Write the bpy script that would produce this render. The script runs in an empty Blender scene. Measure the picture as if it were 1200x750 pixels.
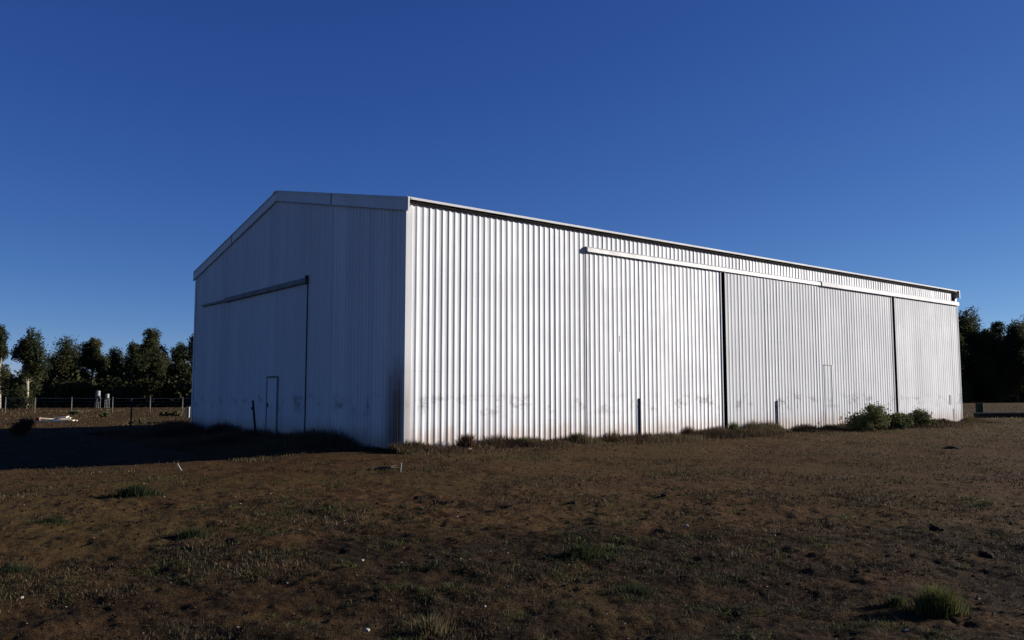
import bpy, math, random
import numpy as np
from mathutils import Vector, Matrix, Euler

sc = bpy.context.scene
COL = sc.collection
rad = math.radians

# ------------------------------------------------------------------ camera
EYE = 1.6
PITCH = 0.08706
FPX = 966.2                      # focal length in pixels of a 1200 px wide frame
cam_d = bpy.data.cameras.new('camera')
cam_d.sensor_width = 36.0
cam_d.lens = FPX / 1200 * 36.0
cam_d.clip_start = 0.1
cam_d.clip_end = 20000
cam = bpy.data.objects.new('camera', cam_d)
COL.objects.link(cam)
cam.location = (0, 0, EYE)
cam.rotation_euler = (math.pi / 2 + PITCH, 0, 0)
sc.camera = cam

# ------------------------------------------------------------------ light
TH = 0.89796                     # angle of the long wall to the view axis
GRAZE = rad(23)                  # angle between sun azimuth and long wall
SUN_EL = rad(15)
phi = (math.pi / 2 - TH) - GRAZE
sunv = Vector((math.cos(SUN_EL) * math.cos(phi), math.cos(SUN_EL) * math.sin(phi), math.sin(SUN_EL)))
world = bpy.data.worlds.new('World')
sc.world = world
world.use_nodes = True
wn = world.node_tree
sky = wn.nodes.new('ShaderNodeTexSky')
sky.sky_type = 'NISHITA'
sky.sun_disc = False
sky.sun_elevation = SUN_EL
sky.sun_rotation = math.pi / 2 - phi
sky.altitude = 1200
sky.air_density = 0.66
sky.dust_density = 0.0
sky.ozone_density = 7.5
bg = wn.nodes['Background']
bg.inputs['Strength'].default_value = 0.060
# the film's rendering of the sky: one contrast curve per channel over the whole dome
sep = wn.nodes.new('ShaderNodeSeparateColor'); comb = wn.nodes.new('ShaderNodeCombineColor')
wn.links.new(sky.outputs[0], sep.inputs[0])
for ch, (g_, k_) in enumerate(((1.25, 1.40), (1.06, 0.905), (0.70, 1.42))):
    pw = wn.nodes.new('ShaderNodeMath'); pw.operation = 'POWER'; pw.inputs[1].default_value = g_
    ml = wn.nodes.new('ShaderNodeMath'); ml.operation = 'MULTIPLY'; ml.inputs[1].default_value = k_
    wn.links.new(sep.outputs[ch], pw.inputs[0]); wn.links.new(pw.outputs[0], ml.inputs[0]); wn.links.new(ml.outputs[0], comb.inputs[ch])
wn.links.new(comb.outputs[0], bg.inputs[0])
sd = bpy.data.lights.new('sun', 'SUN')
sd.energy = 5.0
sd.angle = rad(0.5)
sd.color = (1.0, 0.935, 0.87)
so = bpy.data.objects.new('sun', sd)
COL.objects.link(so)
so.rotation_euler = (-sunv).to_track_quat('-Z', 'Y').to_euler()

sc.view_settings.view_transform = 'Standard'
sc.view_settings.look = 'None'
sc.view_settings.gamma = 1
sc.view_settings.exposure = 0.9
sc.render.engine = 'CYCLES'

# ------------------------------------------------------------------ helpers
def tag(o, label=None, cat=None, group=None, kind=None):
    if label: o['label'] = label
    if cat: o['category'] = cat
    if group: o['group'] = group
    if kind: o['kind'] = kind
    return o

def empty(name, loc, rz=0.0):
    o = bpy.data.objects.new(name, None)
    o.empty_display_size = 0.3
    COL.objects.link(o)
    o.location = loc
    o.rotation_euler = (0, 0, rz)
    return o

def mesh_np(name, V, F):
    """V (n,3); F list of (m,k) int arrays"""
    me = bpy.data.meshes.new(name)
    V = np.asarray(V, dtype=np.float32)
    me.vertices.add(len(V))
    me.vertices.foreach_set('co', V.ravel())
    if not isinstance(F, list): F = [F]
    F = [np.asarray(f, dtype=np.int32) for f in F if len(f)]
    tot = sum(f.size for f in F)
    me.loops.add(tot)
    me.loops.foreach_set('vertex_index', np.concatenate([f.ravel() for f in F]))
    n = sum(len(f) for f in F)
    me.polygons.add(n)
    sizes = np.concatenate([np.full(len(f), f.shape[1], dtype=np.int32) for f in F])
    starts = np.concatenate([[0], np.cumsum(sizes)[:-1]]).astype(np.int32)
    me.polygons.foreach_set('loop_start', starts)
    me.polygons.foreach_set('loop_total', sizes)
    me.update(calc_edges=True)
    return me

def link(name, me, mat=None, parent=None, smooth=False):
    o = bpy.data.objects.new(name, me)
    COL.objects.link(o)
    if mat and not me.materials: me.materials.append(mat)
    if parent: o.parent = parent
    if smooth: me.polygons.foreach_set('use_smooth', np.ones(len(me.polygons), dtype=bool))
    return o

class MB:
    def __init__(s): s.v = []; s.f = []
    def box(s, a, b, M=None):
        x0, y0, z0 = a; x1, y1, z1 = b
        P = [(x0,y0,z0),(x1,y0,z0),(x1,y1,z0),(x0,y1,z0),(x0,y0,z1),(x1,y0,z1),(x1,y1,z1),(x0,y1,z1)]
        if M is not None: P = [tuple(M @ Vector(p)) for p in P]
        n = len(s.v); s.v += P
        s.f += [tuple(n + i for i in q) for q in ((0,3,2,1),(4,5,6,7),(0,1,5,4),(1,2,6,5),(2,3,7,6),(3,0,4,7))]
        return s
    def prism(s, prof, a, b, axis):
        """closed 2-D profile swept between a and b; axis 'x' -> prof=(y,z); 'y' -> prof=(x,z)"""
        n = len(s.v); k = len(prof)
        for t in (a, b):
            for p in prof:
                s.v.append((t, p[0], p[1]) if axis == 'x' else (p[0], t, p[1]))
        for i in range(k):
            j = (i + 1) % k
            s.f.append((n+i, n+j, n+k+j, n+k+i))
        s.f.append(tuple(n+i for i in range(k))[::-1]); s.f.append(tuple(n+k+i for i in range(k)))
        return s
    def tube(s, pts, rs, seg=7, cap=True):
        n0 = len(s.v); pts = [Vector(p) for p in pts]
        for i, p in enumerate(pts):
            d = (pts[min(i+1, len(pts)-1)] - pts[max(i-1, 0)]).normalized()
            a = d.cross(Vector((0.31, 0.95, 0.1))).normalized(); b = d.cross(a)
            for k in range(seg):
                t = 2*math.pi*k/seg
                s.v.append(tuple(p + (a*math.cos(t) + b*math.sin(t))*rs[i]))
        for i in range(len(pts)-1):
            for k in range(seg):
                a0 = n0+i*seg+k; b0 = n0+i*seg+(k+1)%seg
                s.f.append((a0, b0, b0+seg, a0+seg))
        if cap:
            s.f.append(tuple(n0+k for k in range(seg))[::-1])
            s.f.append(tuple(n0+(len(pts)-1)*seg+k for k in range(seg)))
        return s
    def build(s, name, mat, parent=None, smooth=False):
        me = bpy.data.meshes.new(name)
        me.from_pydata(s.v, [], s.f); me.update()
        return link(name, me, mat, parent, smooth)

def hash2(ix, iy, seed):
    h = (ix.astype(np.int64)*374761393 + iy.astype(np.int64)*668265263 + seed*1274126177) & 0xffffffff
    h = ((h ^ (h >> 13)) * 1274126177) & 0xffffffff
    h = h ^ (h >> 16)
    return (h & 0xffff) / 65535.0

def vnoise(x, y, seed=0):
    ix = np.floor(x); iy = np.floor(y); fx = x-ix; fy = y-iy
    ux = fx*fx*(3-2*fx); uy = fy*fy*(3-2*fy)
    ix = ix.astype(np.int64); iy = iy.astype(np.int64)
    a = hash2(ix, iy, seed); b = hash2(ix+1, iy, seed); c = hash2(ix, iy+1, seed); d = hash2(ix+1, iy+1, seed)
    return (a*(1-ux)+b*ux)*(1-uy) + (c*(1-ux)+d*ux)*uy

def fbm(x, y, seed=0, octv=4):
    s = 0; amp = 0.5; tot = 0
    for k in range(octv):
        s = s + amp*vnoise(x, y, seed+k*17); tot += amp
        x = x*2.03+11.7; y = y*2.03-5.3; amp *= 0.5
    return s/tot

def sstep(a, b, x):
    t = np.clip((x-a)/(b-a), 0, 1); return t*t*(3-2*t)

# ------------------------------------------------------------------ shed frame of reference
AX, AY = -2.9336, 22.6458
L, W = 34.16, 18.05
HE, HR = 7.01, 8.93
ux, uy = math.sin(TH), math.cos(TH)          # along the long wall
wx, wy = -math.cos(TH), math.sin(TH)         # along the gable
def to_local(x, y):
    dx, dy = x-AX, y-AY
    return dx*ux+dy*uy, dx*wx+dy*wy
def to_world(s, t):
    return AX+s*ux+t*wx, AY+s*uy+t*wy

def shed_dist(x, y):
    s, t = to_local(x, y)
    dx = np.maximum(np.maximum(-s, s-L), 0); dy = np.maximum(np.maximum(-t, t-W), 0)
    return np.hypot(dx, dy)

def ground_z(x, y):
    x = np.asarray(x, dtype=np.float64); y = np.asarray(y, dtype=np.float64)
    d = shed_dist(x, y)
    z = -0.22*sstep(1.2, 6.5, d)
    near = sstep(0.1, 2.5, d)
    r = np.hypot(x, y)
    fade = 1 - sstep(45, 90, r)
    z = z + near*((fbm(x*0.35, y*0.35, 3, 3)-0.5)*0.10)*(0.3+0.7*fade)
    fore = 1 - sstep(12, 22, r)
    z = z + near*fade*((fbm(x*1.7, y*1.7, 9, 3)-0.5)*(0.05+0.055*fore))
    z = z + near*fade*((fbm(x*7.0, y*7.0, 21, 3)-0.5)*(0.016+0.036*fore))
    return z
def gz(x, y): return float(ground_z(np.array([x]), np.array([y]))[0])

def at(px, py, zz=-0.2):
    """point of the ground seen at pixel (px,py) of the 1200x750 photograph"""
    a = (px-600)/FPX; b = (375-py)/FPX
    d = (a, math.cos(PITCH)-b*math.sin(PITCH), math.sin(PITCH)+b*math.cos(PITCH))
    t = (zz-EYE)/d[2]
    x, y = d[0]*t, d[1]*t
    return Vector((x, y, gz(x, y)))
def col_at(px, Y, py=470):
    """x coordinate at depth Y seen in pixel column px"""
    b = (375-py)/FPX
    return (px-600)/FPX*Y/(math.cos(PITCH)-b*math.sin(PITCH))

# ------------------------------------------------------------------ materials
class N:
    def __init__(s, name):
        s.m = bpy.data.materials.new(name); s.m.use_nodes = True
        s.t = s.m.node_tree; s.b = s.t.nodes['Principled BSDF']
    def new(s, ty, **kw):
        n = s.t.nodes.new(ty)
        for k, v in kw.items(): setattr(n, k, v)
        return n
    def put(s, sock, v):
        if hasattr(v, 'is_output') or isinstance(v, bpy.types.NodeSocket): s.t.links.new(v, sock)
        else: sock.default_value = v
    def noise(s, vec, scale, detail=4, rough=0.55):
        n = s.new('ShaderNodeTexNoise'); n.inputs['Scale'].default_value = scale
        n.inputs['Detail'].default_value = detail; n.inputs['Roughness'].default_value = rough
        if vec is not None: s.t.links.new(vec, n.inputs['Vector'])
        return n.outputs['Fac']
    def ramp(s, f, lo, hi, a=0.0, b=1.0):
        n = s.new('ShaderNodeMapRange'); n.interpolation_type = 'SMOOTHSTEP'
        s.put(n.inputs['Value'], f); n.inputs['From Min'].default_value = lo; n.inputs['From Max'].default_value = hi
        n.inputs['To Min'].default_value = a; n.inputs['To Max'].default_value = b
        return n.outputs['Result']
    def mix(s, f, a, b):
        n = s.new('ShaderNodeMix', data_type='RGBA')
        s.put(n.inputs[0], f); s.put(n.inputs[6], a); s.put(n.inputs[7], b)
        return n.outputs[2]
    def math(s, op, a, b=0.0):
        n = s.new('ShaderNodeMath', operation=op); s.put(n.inputs[0], a); s.put(n.inputs[1], b)
        return n.outputs[0]
    def scalevec(s, vec, sc3):
        n = s.new('ShaderNodeMapping'); s.t.links.new(vec, n.inputs['Vector']); n.inputs['Scale'].default_value = sc3
        return n.outputs[0]
    def bump(s, h, strength, dist):
        n = s.new('ShaderNodeBump'); n.inputs['Strength'].default_value = strength; n.inputs['Distance'].default_value = dist
        s.put(n.inputs['Height'], h); s.t.links.new(n.outputs[0], s.b.inputs['Normal'])

def C(r, g, b): return (r, g, b, 1.0)

def simple(name, col, rough=0.8, metallic=0.0, var=0.25, scale=3.0, bump=0.0):
    k = N(name)
    tc = k.new('ShaderNodeTexCoord').outputs['Object']
    n = k.noise(tc, scale, 5)
    c = k.mix(k.ramp(n, 0.3, 0.7), C(*[v*(1-var) for v in col]), C(*[min(1, v*(1+var)) for v in col]))
    k.put(k.b.inputs['Base Color'], c)
    k.b.inputs['Roughness'].default_value = rough; k.b.inputs['Metallic'].default_value = metallic
    if rough >= 0.8: k.b.inputs['Specular IOR Level'].default_value = 0.06
    if bump: k.bump(k.noise(tc, scale*6, 4), 0.6, bump)
    return k.m

SHED = empty('metal_shed', (AX, AY, 0), math.pi/2 - TH)
tag(SHED, 'long pale corrugated metal shed with low gabled roof and sliding doors', 'shed')

def metal_sheet(name, base, metallic, rough, warm=False, stain=1.0):
    k = N(name)
    tcn = k.new('ShaderNodeTexCoord'); tcn.object = SHED
    P = tcn.outputs['Object']
    sx = k.new('ShaderNodeSeparateXYZ'); k.t.links.new(P, sx.inputs[0])
    X, Y, Z = sx.outputs
    oi = k.new('ShaderNodeObjectInfo').outputs['Random']
    # tone changes from sheet to sheet and in long vertical streaks
    streak = k.noise(k.scalevec(P, (4.5, 4.5, 0.12)), 1.0, 6, 0.7)
    blotch = k.noise(P, 0.55, 4, 0.6)
    tone = k.math('ADD', k.math('MULTIPLY', oi, 0.12), k.math('ADD', k.math('MULTIPLY', streak, 0.30), k.math('MULTIPLY', blotch, 0.05)))
    val = k.math('ADD', tone, 0.77)
    col = k.mix(1.0, C(*base), C(*base))
    hs = k.new('ShaderNodeHueSaturation'); k.t.links.new(val, hs.inputs['Value']); k.put(hs.inputs['Color'], col)
    col = hs.outputs[0]
    # brown soil splash and rust along the foot
    n1 = k.noise(k.scalevec(P, (2.2, 2.2, 1.2)), 1.0, 6, 0.65)
    foot = k.math('MULTIPLY', k.ramp(k.math('ADD', Z, k.math('MULTIPLY', n1, -1.0)), 0.35, -0.45, 0, 1), 0.6*stain)
    col = k.mix(foot, col, C(0.27, 0.17, 0.10))
    # dark rubbed smudges about stock height
    n2 = k.noise(k.scalevec(P, (1.1, 1.1, 1.8)), 1.0, 5, 0.7)
    band = k.math('MULTIPLY', k.ramp(Z, 0.75, 1.15), k.ramp(Z, 1.65, 1.3))
    sm = k.math('MULTIPLY', k.math('MULTIPLY', band, k.ramp(n2, 0.50, 0.66)), 0.62*stain)
    col = k.mix(sm, col, C(0.10, 0.095, 0.09))
    # thin dirt rows where the sheets are screwed to the girts
    zz = k.math('FRACT', k.math('DIVIDE', Z, 1.45))
    row = k.math('MULTIPLY', k.ramp(k.math('ABSOLUTE', k.math('SUBTRACT', zz, 0.5)), 0.014, 0.004), k.ramp(n1, 0.45, 0.7))
    col = k.mix(k.math('MULTIPLY', row, 0.30), col, C(0.2, 0.2, 0.2))
    # rust-brown stain running up the exposed corner
    cn = k.math('MULTIPLY', k.ramp(X, 0.30, 0.02), k.ramp(k.math('ADD', Z, k.math('MULTIPLY', n1, 2.4)), 4.3, 2.2))
    cn = k.math('MULTIPLY', cn, k.ramp(Y, 1.5, 0.3))
    col = k.mix(k.math('MULTIPLY', cn, 0.9*stain), col, C(0.10, 0.062, 0.042))
    k.put(k.b.inputs['Base Color'], col)
    k.b.inputs['Metallic'].default_value = metallic
    k.put(k.b.inputs['Roughness'], k.ramp(blotch, 0.3, 0.7, rough-0.05, rough+0.1))
    k.bump(k.math('ADD', k.math('MULTIPLY', k.noise(k.scalevec(P, (1.0, 1.0, 0.35)), 1.6, 3), 1.0), k.math('MULTIPLY', k.noise(P, 30, 2), 0.02)), 0.18, 0.05)
    return k.m

M_SHEET = metal_sheet('zinc_sheet', (0.53, 0.535, 0.535), 0.15, 0.70)
M_DOOR = metal_sheet('door_sheet', (0.50, 0.508, 0.51), 0.0, 0.8)
M_DOOR.node_tree.nodes['Principled BSDF'].inputs['Specular IOR Level'].default_value = 0.25
M_SHEET.node_tree.nodes['Principled BSDF'].inputs['Specular IOR Level'].default_value = 0.35
M_TRIM = metal_sheet('flashing_metal', (0.52, 0.52, 0.51), 0.1, 0.7, stain=0.5)
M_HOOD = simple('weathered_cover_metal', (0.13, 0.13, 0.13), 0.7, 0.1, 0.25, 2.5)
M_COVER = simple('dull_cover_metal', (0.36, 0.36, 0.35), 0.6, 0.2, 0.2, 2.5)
M_ROOF = simple('roof_metal', (0.62, 0.62, 0.60), 0.5, 0.4, 0.1, 0.6)
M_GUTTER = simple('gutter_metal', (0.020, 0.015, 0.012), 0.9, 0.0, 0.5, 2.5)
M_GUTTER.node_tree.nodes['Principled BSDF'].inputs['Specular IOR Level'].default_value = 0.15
M_RUSTY = simple('rusty_metal', (0.42, 0.17, 0.05), 0.85, 0.1, 0.5, 14)
M_STEEL = simple('dark_steel', (0.05, 0.048, 0.045), 0.6, 0.4, 0.3, 3)
M_POST = simple('dark_post_metal', (0.03, 0.026, 0.022), 0.7, 0.3, 0.4, 8)
M_PALEPOST = simple('pale_post_paint', (0.12, 0.115, 0.10), 0.8, 0.0, 0.3, 6)
M_GALV = simple('galvanised_rail', (0.12, 0.12, 0.115), 0.7, 0.2, 0.2, 6)
M_WHITE = simple('white_plastic', (0.75, 0.75, 0.72), 0.6, 0.0, 0.1, 4)
M_TIMBER = simple('bleached_timber', (0.62, 0.54, 0.42), 0.85, 0.0, 0.25, 9, 0.01)
M_DARKWOOD = simple('weathered_log', (0.10, 0.075, 0.055), 0.9, 0.0, 0.4, 9, 0.02)
M_STONE = simple('field_stone', (0.22, 0.18, 0.14), 0.9, 0.0, 0.35, 12, 0.01)
M_PALESTONE = simple('pale_stone', (0.34, 0.30, 0.25), 0.85, 0.0, 0.2, 12, 0.005)
M_CLOD = simple('dark_clod', (0.016, 0.011, 0.008), 0.95, 0.0, 0.4, 14, 0.01)
M_TROUGH = simple('trough_metal', (0.022, 0.020, 0.017), 0.85, 0.0, 0.3, 3)
M_GREENDRUM = simple('faded_green_paint', (0.022, 0.036, 0.022), 0.85, 0.0, 0.3, 3)
M_DULLWHITE = simple('weathered_white_plastic', (0.24, 0.24, 0.225), 0.85, 0.0, 0.15, 4)
M_WATER = simple('trough_water', (0.02, 0.03, 0.03), 0.08, 0.0, 0.1, 3)

def attr_mat(name, cols, rough=0.85, trans=0.0):
    k = N(name)
    a = k.new('ShaderNodeAttribute'); a.attribute_name = 'tone'
    cr = k.new('ShaderNodeValToRGB')
    el = cr.color_ramp.elements
    for i, c in enumerate(cols):
        p = i/(len(cols)-1)
        if i < 2: e = el[i]; e.position = p
        else: e = el.new(p)
        e.color = C(*c)
    # keep the stops in order
    k.t.links.new(a.outputs['Fac'], cr.inputs[0])
    k.t.links.new(cr.outputs[0], k.b.inputs['Base Color'])
    k.b.inputs['Roughness'].default_value = rough
    k.b.inputs['Specular IOR Level'].default_value = 0.2
    if trans:
        tr = k.new('ShaderNodeBsdfTranslucent'); k.t.links.new(cr.outputs[0], tr.inputs[0])
        mx = k.new('ShaderNodeMixShader'); mx.inputs[0].default_value = trans
        k.t.links.new(k.b.outputs[0], mx.inputs[1]); k.t.links.new(tr.outputs[0], mx.inputs[2])
        k.t.links.new(mx.outputs[0], k.t.nodes['Material Output'].inputs[0])
    return k.m
def ramp_sorted(cols): return cols

M_WEED = attr_mat('dry_weed', [(0.03,0.019,0.011), (0.10,0.062,0.032), (0.055,0.060,0.024), (0.20,0.14,0.072)], trans=0.25)
M_GRASS = attr_mat('green_grass', [(0.010,0.016,0.007), (0.024,0.033,0.011), (0.075,0.082,0.022), (0.15,0.13,0.05)], trans=0.35)
M_SHRUB = attr_mat('shrub_leaf', [(0.03,0.042,0.016), (0.065,0.085,0.03), (0.11,0.115,0.04), (0.16,0.12,0.055)], trans=0.2)
M_REDWEED = attr_mat('red_weed', [(0.035,0.018,0.013), (0.09,0.04,0.025), (0.12,0.065,0.035), (0.06,0.05,0.025)], trans=0.2)
M_LITTER = attr_mat('ground_litter', [(0.014,0.010,0.006), (0.038,0.023,0.011), (0.027,0.024,0.011), (0.13,0.088,0.048)], trans=0.1)
M_LEAF = attr_mat('gum_leaf', [(0.014,0.019,0.008), (0.030,0.038,0.014), (0.052,0.056,0.020), (0.075,0.064,0.028)], trans=0.38)
M_BARK = simple('pale_bark', (0.26, 0.22, 0.17), 0.85, 0, 0.35, 2.0)
M_DBARK = simple('dark_bark', (0.09, 0.07, 0.055), 0.9, 0, 0.35, 2.0)

# ------------------------------------------------------------------ ground
def ground_material():
    k = N('paddock_soil')
    g = k.new('ShaderNodeNewGeometry').outputs['Position']
    nl = k.noise(g, 0.22, 5, 0.6); nm = k.noise(g, 1.3, 5, 0.6); ns = k.noise(g, 7.0, 6, 0.7); nf = k.noise(g, 34.0, 5, 0.75)
    col = k.mix(k.ramp(nm, 0.3, 0.7), C(0.046, 0.0245, 0.0105), C(0.075, 0.042, 0.018))
    col = k.mix(k.ramp(nl, 0.42, 0.62), col, C(0.056, 0.037, 0.014))
    # litter and weed soil darkened towards the camera, with the lens vignette painted in
    a = k.new('ShaderNodeAttribute'); a.attribute_name = 'worn_vignette'
    worn_vignette = a.outputs['Fac']
    dark = k.mix(k.ramp(ns, 0.35, 0.65), C(0.011, 0.0072, 0.0042), C(0.034, 0.0215, 0.0105))
    wm = k.math('SUBTRACT', k.math('ADD', worn_vignette, k.math('MULTIPLY', k.math('SUBTRACT', nm, 0.5), 1.0)), k.math('MULTIPLY', k.math('SUBTRACT', 0.5, nl), 0.6))
    col = k.mix(k.ramp(wm, 0.25, 0.75), dark, col)
    green = k.math('MULTIPLY', k.ramp(k.noise(g, 0.6, 5, 0.65), 0.56, 0.70), k.ramp(worn_vignette, 0.9, 0.3))
    col = k.mix(k.math('MULTIPLY', green, 0.7), col, C(0.016, 0.021, 0.010))
    col = k.mix(k.math('MULTIPLY', k.ramp(nf, 0.54, 0.66), 0.7), col, C(0.012, 0.007, 0.003))
    col = k.mix(k.math('MULTIPLY', k.ramp(nf, 0.40, 0.32), 0.45), col, C(0.11, 0.066, 0.025))
    k.put(k.b.inputs['Base Color'], col)
    k.b.inputs['Roughness'].default_value = 0.95
    k.b.inputs['Specular IOR Level'].default_value = 0.03
    h = k.math('ADD', k.math('MULTIPLY', ns, 1.0), k.math('MULTIPLY', nf, 0.35))
    k.bump(h, 0.9, 0.06)
    return k.m
M_SOIL = ground_material()

def worn_vignette_val(x, y):
    d = shed_dist(x, y); r = np.hypot(x, y)
    v = sstep(0.3, 1.5, d) * sstep(4.0, 17.0, np.hypot(x, y) + (fbm(x*0.3, y*0.3, 5, 3)-0.5)*10)  # grows with distance from the camera; low values carry the painted lens vignette
    return v
ang = np.concatenate([np.linspace(-180, -50, 66)[:-1], np.linspace(-50, 50, 900), np.linspace(50, 180, 66)[1:-1]])
rs = [0.6, 1.5, 2.5, 3.3]
r = 4.0
while r < 60: rs.append(r); r *= 1.0062
while r < 250: rs.append(r); r *= 1.03
while r < 9000: rs.append(r); r *= 1.15
rs = np.array(rs)
A_, R_ = np.meshgrid(np.radians(ang), rs)
gx = R_*np.sin(A_); gy = R_*np.cos(A_)
gzz = ground_z(gx, gy)
nr, na = gx.shape
V = np.stack([gx.ravel(), gy.ravel(), gzz.ravel()], 1)
V = np.vstack([V, [[0, 0, gz(0, 0)]]])
i, j = np.meshgrid(np.arange(nr-1), np.arange(na), indexing='ij')
j2 = (j+1) % na
Q = np.stack([i*na+j, i*na+j2, (i+1)*na+j2, (i+1)*na+j], -1).reshape(-1, 4)[:, ::-1]
jj = np.arange(na)
T = np.stack([np.full(na, nr*na), jj, (jj+1) % na], 1)[:, ::-1]
me = mesh_np('ground', V, [Q, T])
wa = me.attributes.new('worn_vignette', 'FLOAT', 'POINT')
wa.data.foreach_set('value', worn_vignette_val(V[:, 0], V[:, 1]).astype(np.float32))
tag(link('ground', me, M_SOIL, smooth=True), kind='structure')

# ------------------------------------------------------------------ the shed
PITCHR = 0.8616/4                         # rib spacing
def rib_profile(a, b, h=0.021, p=PITCHR):
    """offsets out of the plane for a sheet that runs from a to b; ribs are tied to the wall grid"""
    base = [(0.0, 0.0), (0.045, 0.0), (0.075, 0.22*h), (0.100, 0.72*h), (0.118, h), (0.138, h), (0.160, 0.70*h), (0.185, 0.22*h)]
    out = []
    k = math.floor(a/p)-1
    while k*p < b+p:
        q = float(hash2(np.array([k]), np.array([7]), 5)[0]); q2 = float(hash2(np.array([k]), np.array([9]), 6)[0])
        for s, o in base: out.append((k*p+(s+(q2-0.5)*0.010*(o > 0))*p/0.2154, o*(0.82+0.28*q)))
        k += 1
    S = [q[0] for q in out]; O = [q[1] for q in out]
    res = [(a, float(np.interp(a, S, O)))] + [(s, o) for s, o in out if a+1e-4 < s < b-1e-4] + [(b, float(np.interp(b, S, O)))]
    return res

def sheet_mesh(a, b, z0, z1, plane, h=0.021):
    """z0, z1 functions of s. plane 'long' (y=-out) or 'gable' (x=-out)"""
    pr = rib_profile(a, b, h); v = []; f = []
    nz = 2
    for s, o in pr:
        for q in range(nz):
            z = z0(s) if q == 0 else z1(s)
            v.append((s, -o, z) if plane == 'long' else (-o, s, z))
    for i in range(len(pr)-1):
        q = (2*i, 2*i+2, 2*i+3, 2*i+1)
        f.append(q if plane == 'long' else q[::-1])
    me = bpy.data.meshes.new('cladding_sheet'); me.from_pydata(v, [], f); me.update()
    return me

SW = 0.8616
const = lambda c: (lambda s: c)
rng = random.Random(4)
def clad(parent, s0, s1, z0, z1, plane, mat, off, shared=None, h=0.021):
    """row of sheets; each a sub-part. Equal sheets share their mesh"""
    n = max(1, round((s1-s0)/SW)); w = (s1-s0)/n
    cache = {}
    for i in range(n):
        a = s0+i*w; b = a+w
        bump = 0.0025 if i % 2 else 0.0
        if callable(z1) or abs(w-SW) > 1e-3 or shared is False:
            m = sheet_mesh(a, b, const(z0), z1 if callable(z1) else const(z1), plane, h*rng.uniform(0.8, 1.1))
            ox = 0.0
        else:
            k3 = i % 4
            if k3 not in cache: cache[k3] = sheet_mesh(k3*SW, (k3+1)*SW, const(z0), const(z1), plane, h*(0.92, 1.05, 1.0, 0.9)[k3])
            m = cache[k3]; ox = a-k3*SW
        o = link('cladding_sheet', m, mat, parent)
        d = off+bump
        o.location = (ox, -d, 0) if plane == 'long' else (-d, ox, 0)

def part(name, mb, mat, parent=SHED): return mb.build(name, mat, parent)

# inner frame of the long wall (girts and columns seen only through the door gaps) is the wall part the sheets hang on
def wall_frame(plane, length, doors):
    m = MB()
    def bx(s0, s1, o0, o1, z0, z1):
        if plane == 'long': m.box((s0, o0, z0), (s1, o1, z1))
        else: m.box((o0, s0, z0), (o1, s1, z1))
    return m, bx
m, bx = wall_frame('long', L, None)
for s in (0.12, 6.73, 20.75, 33.9): bx(s, s+0.18, 0.06, 0.26, 0, 6.6)
bx(0.3, 33.9, 0.07, 0.22, 6.18, 6.35)
for z in (1.4, 2.9, 4.4, 5.8): bx(0.3, 6.73, 0.01, 0.06, z, z+0.08)
wl = part('wall', m, M_STEEL)
clad(wl, 0.0, 8*SW, 0.0, 6.93, 'long', M_SHEET, 0.0)
clad(wl, 8*SW, 8*SW+31*SW+0.0, 6.16, 6.93, 'long', M_SHEET, 0.0)
S1 = 8*SW                                                     # 6.89
END = L

rise = lambda t: HE-0.12 + (HR-HE)*(1-abs(t-W/2)/(W/2))
m, bx = wall_frame('gable', W, None)
for s in (0.3, 5.95, 13.5, W-0.4): bx(s, s+0.18, 0.06, 0.26, 0, 6.6)
bx(0.5, 17.4, 0.07, 0.22, 5.18, 5.34)
wg = part('wall', m, M_STEEL)
clad(wg, 0.0, 6.22, 0.0, rise, 'gable', M_SHEET, 0.0, h=0.05)
clad(wg, 6.22, 13.1, 5.16, rise, 'gable', M_SHEET, 0.0, h=0.05)
clad(wg, 13.1, W, 0.0, rise, 'gable', M_SHEET, 0.0, h=0.05)
# the two walls out of sight
ridge_h = 0.021
def far_wall(z1, plane, length, loc):
    me = sheet_mesh(0, length, const(0), z1, plane)
    o = link('wall', me, M_SHEET, SHED); o.location = loc
    return o
far_wall(const(6.93), 'long', L, (0, W, 0))
far_wall(rise, 'gable', W, (L, 0, 0))

# roof: two ribbed slopes and a ridge cap
def roof_slope(y_e, y_r, name):
    pr = rib_profile(-0.10, L+0.10, 0.03); v = []; f = []
    for s, o in pr:
        v.append((s, y_e, HE-0.05+o)); v.append((s, y_r, HR-0.03+o))
    for i in range(len(pr)-1):
        q = (2*i, 2*i+2, 2*i+3, 2*i+1); f.append(q if y_e < y_r else q[::-1])
    n = len(v)                                                 # underside gives the sheet its depth
    v += [(-0.10, y_e, HE-0.085), (L+0.10, y_e, HE-0.085), (L+0.10, y_r, HR-0.06), (-0.10, y_r, HR-0.06)]
    f += [(n, n+1, n+2, n+3)]
    me = bpy.data.meshes.new(name); me.from_pydata(v, [], f); me.update()
    return link(name, me, M_ROOF, SHED)
roof_slope(-0.16, W/2, 'roof'); roof_slope(W+0.16, W/2, 'roof')
m = MB(); m.prism([(W/2-0.3, HR-0.065), (W/2, HR+0.02), (W/2+0.3, HR-0.065), (W/2, HR-0.02)], -0.12, L+0.12, 'x')
part('ridge_cap', m, M_TRIM)
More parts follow.
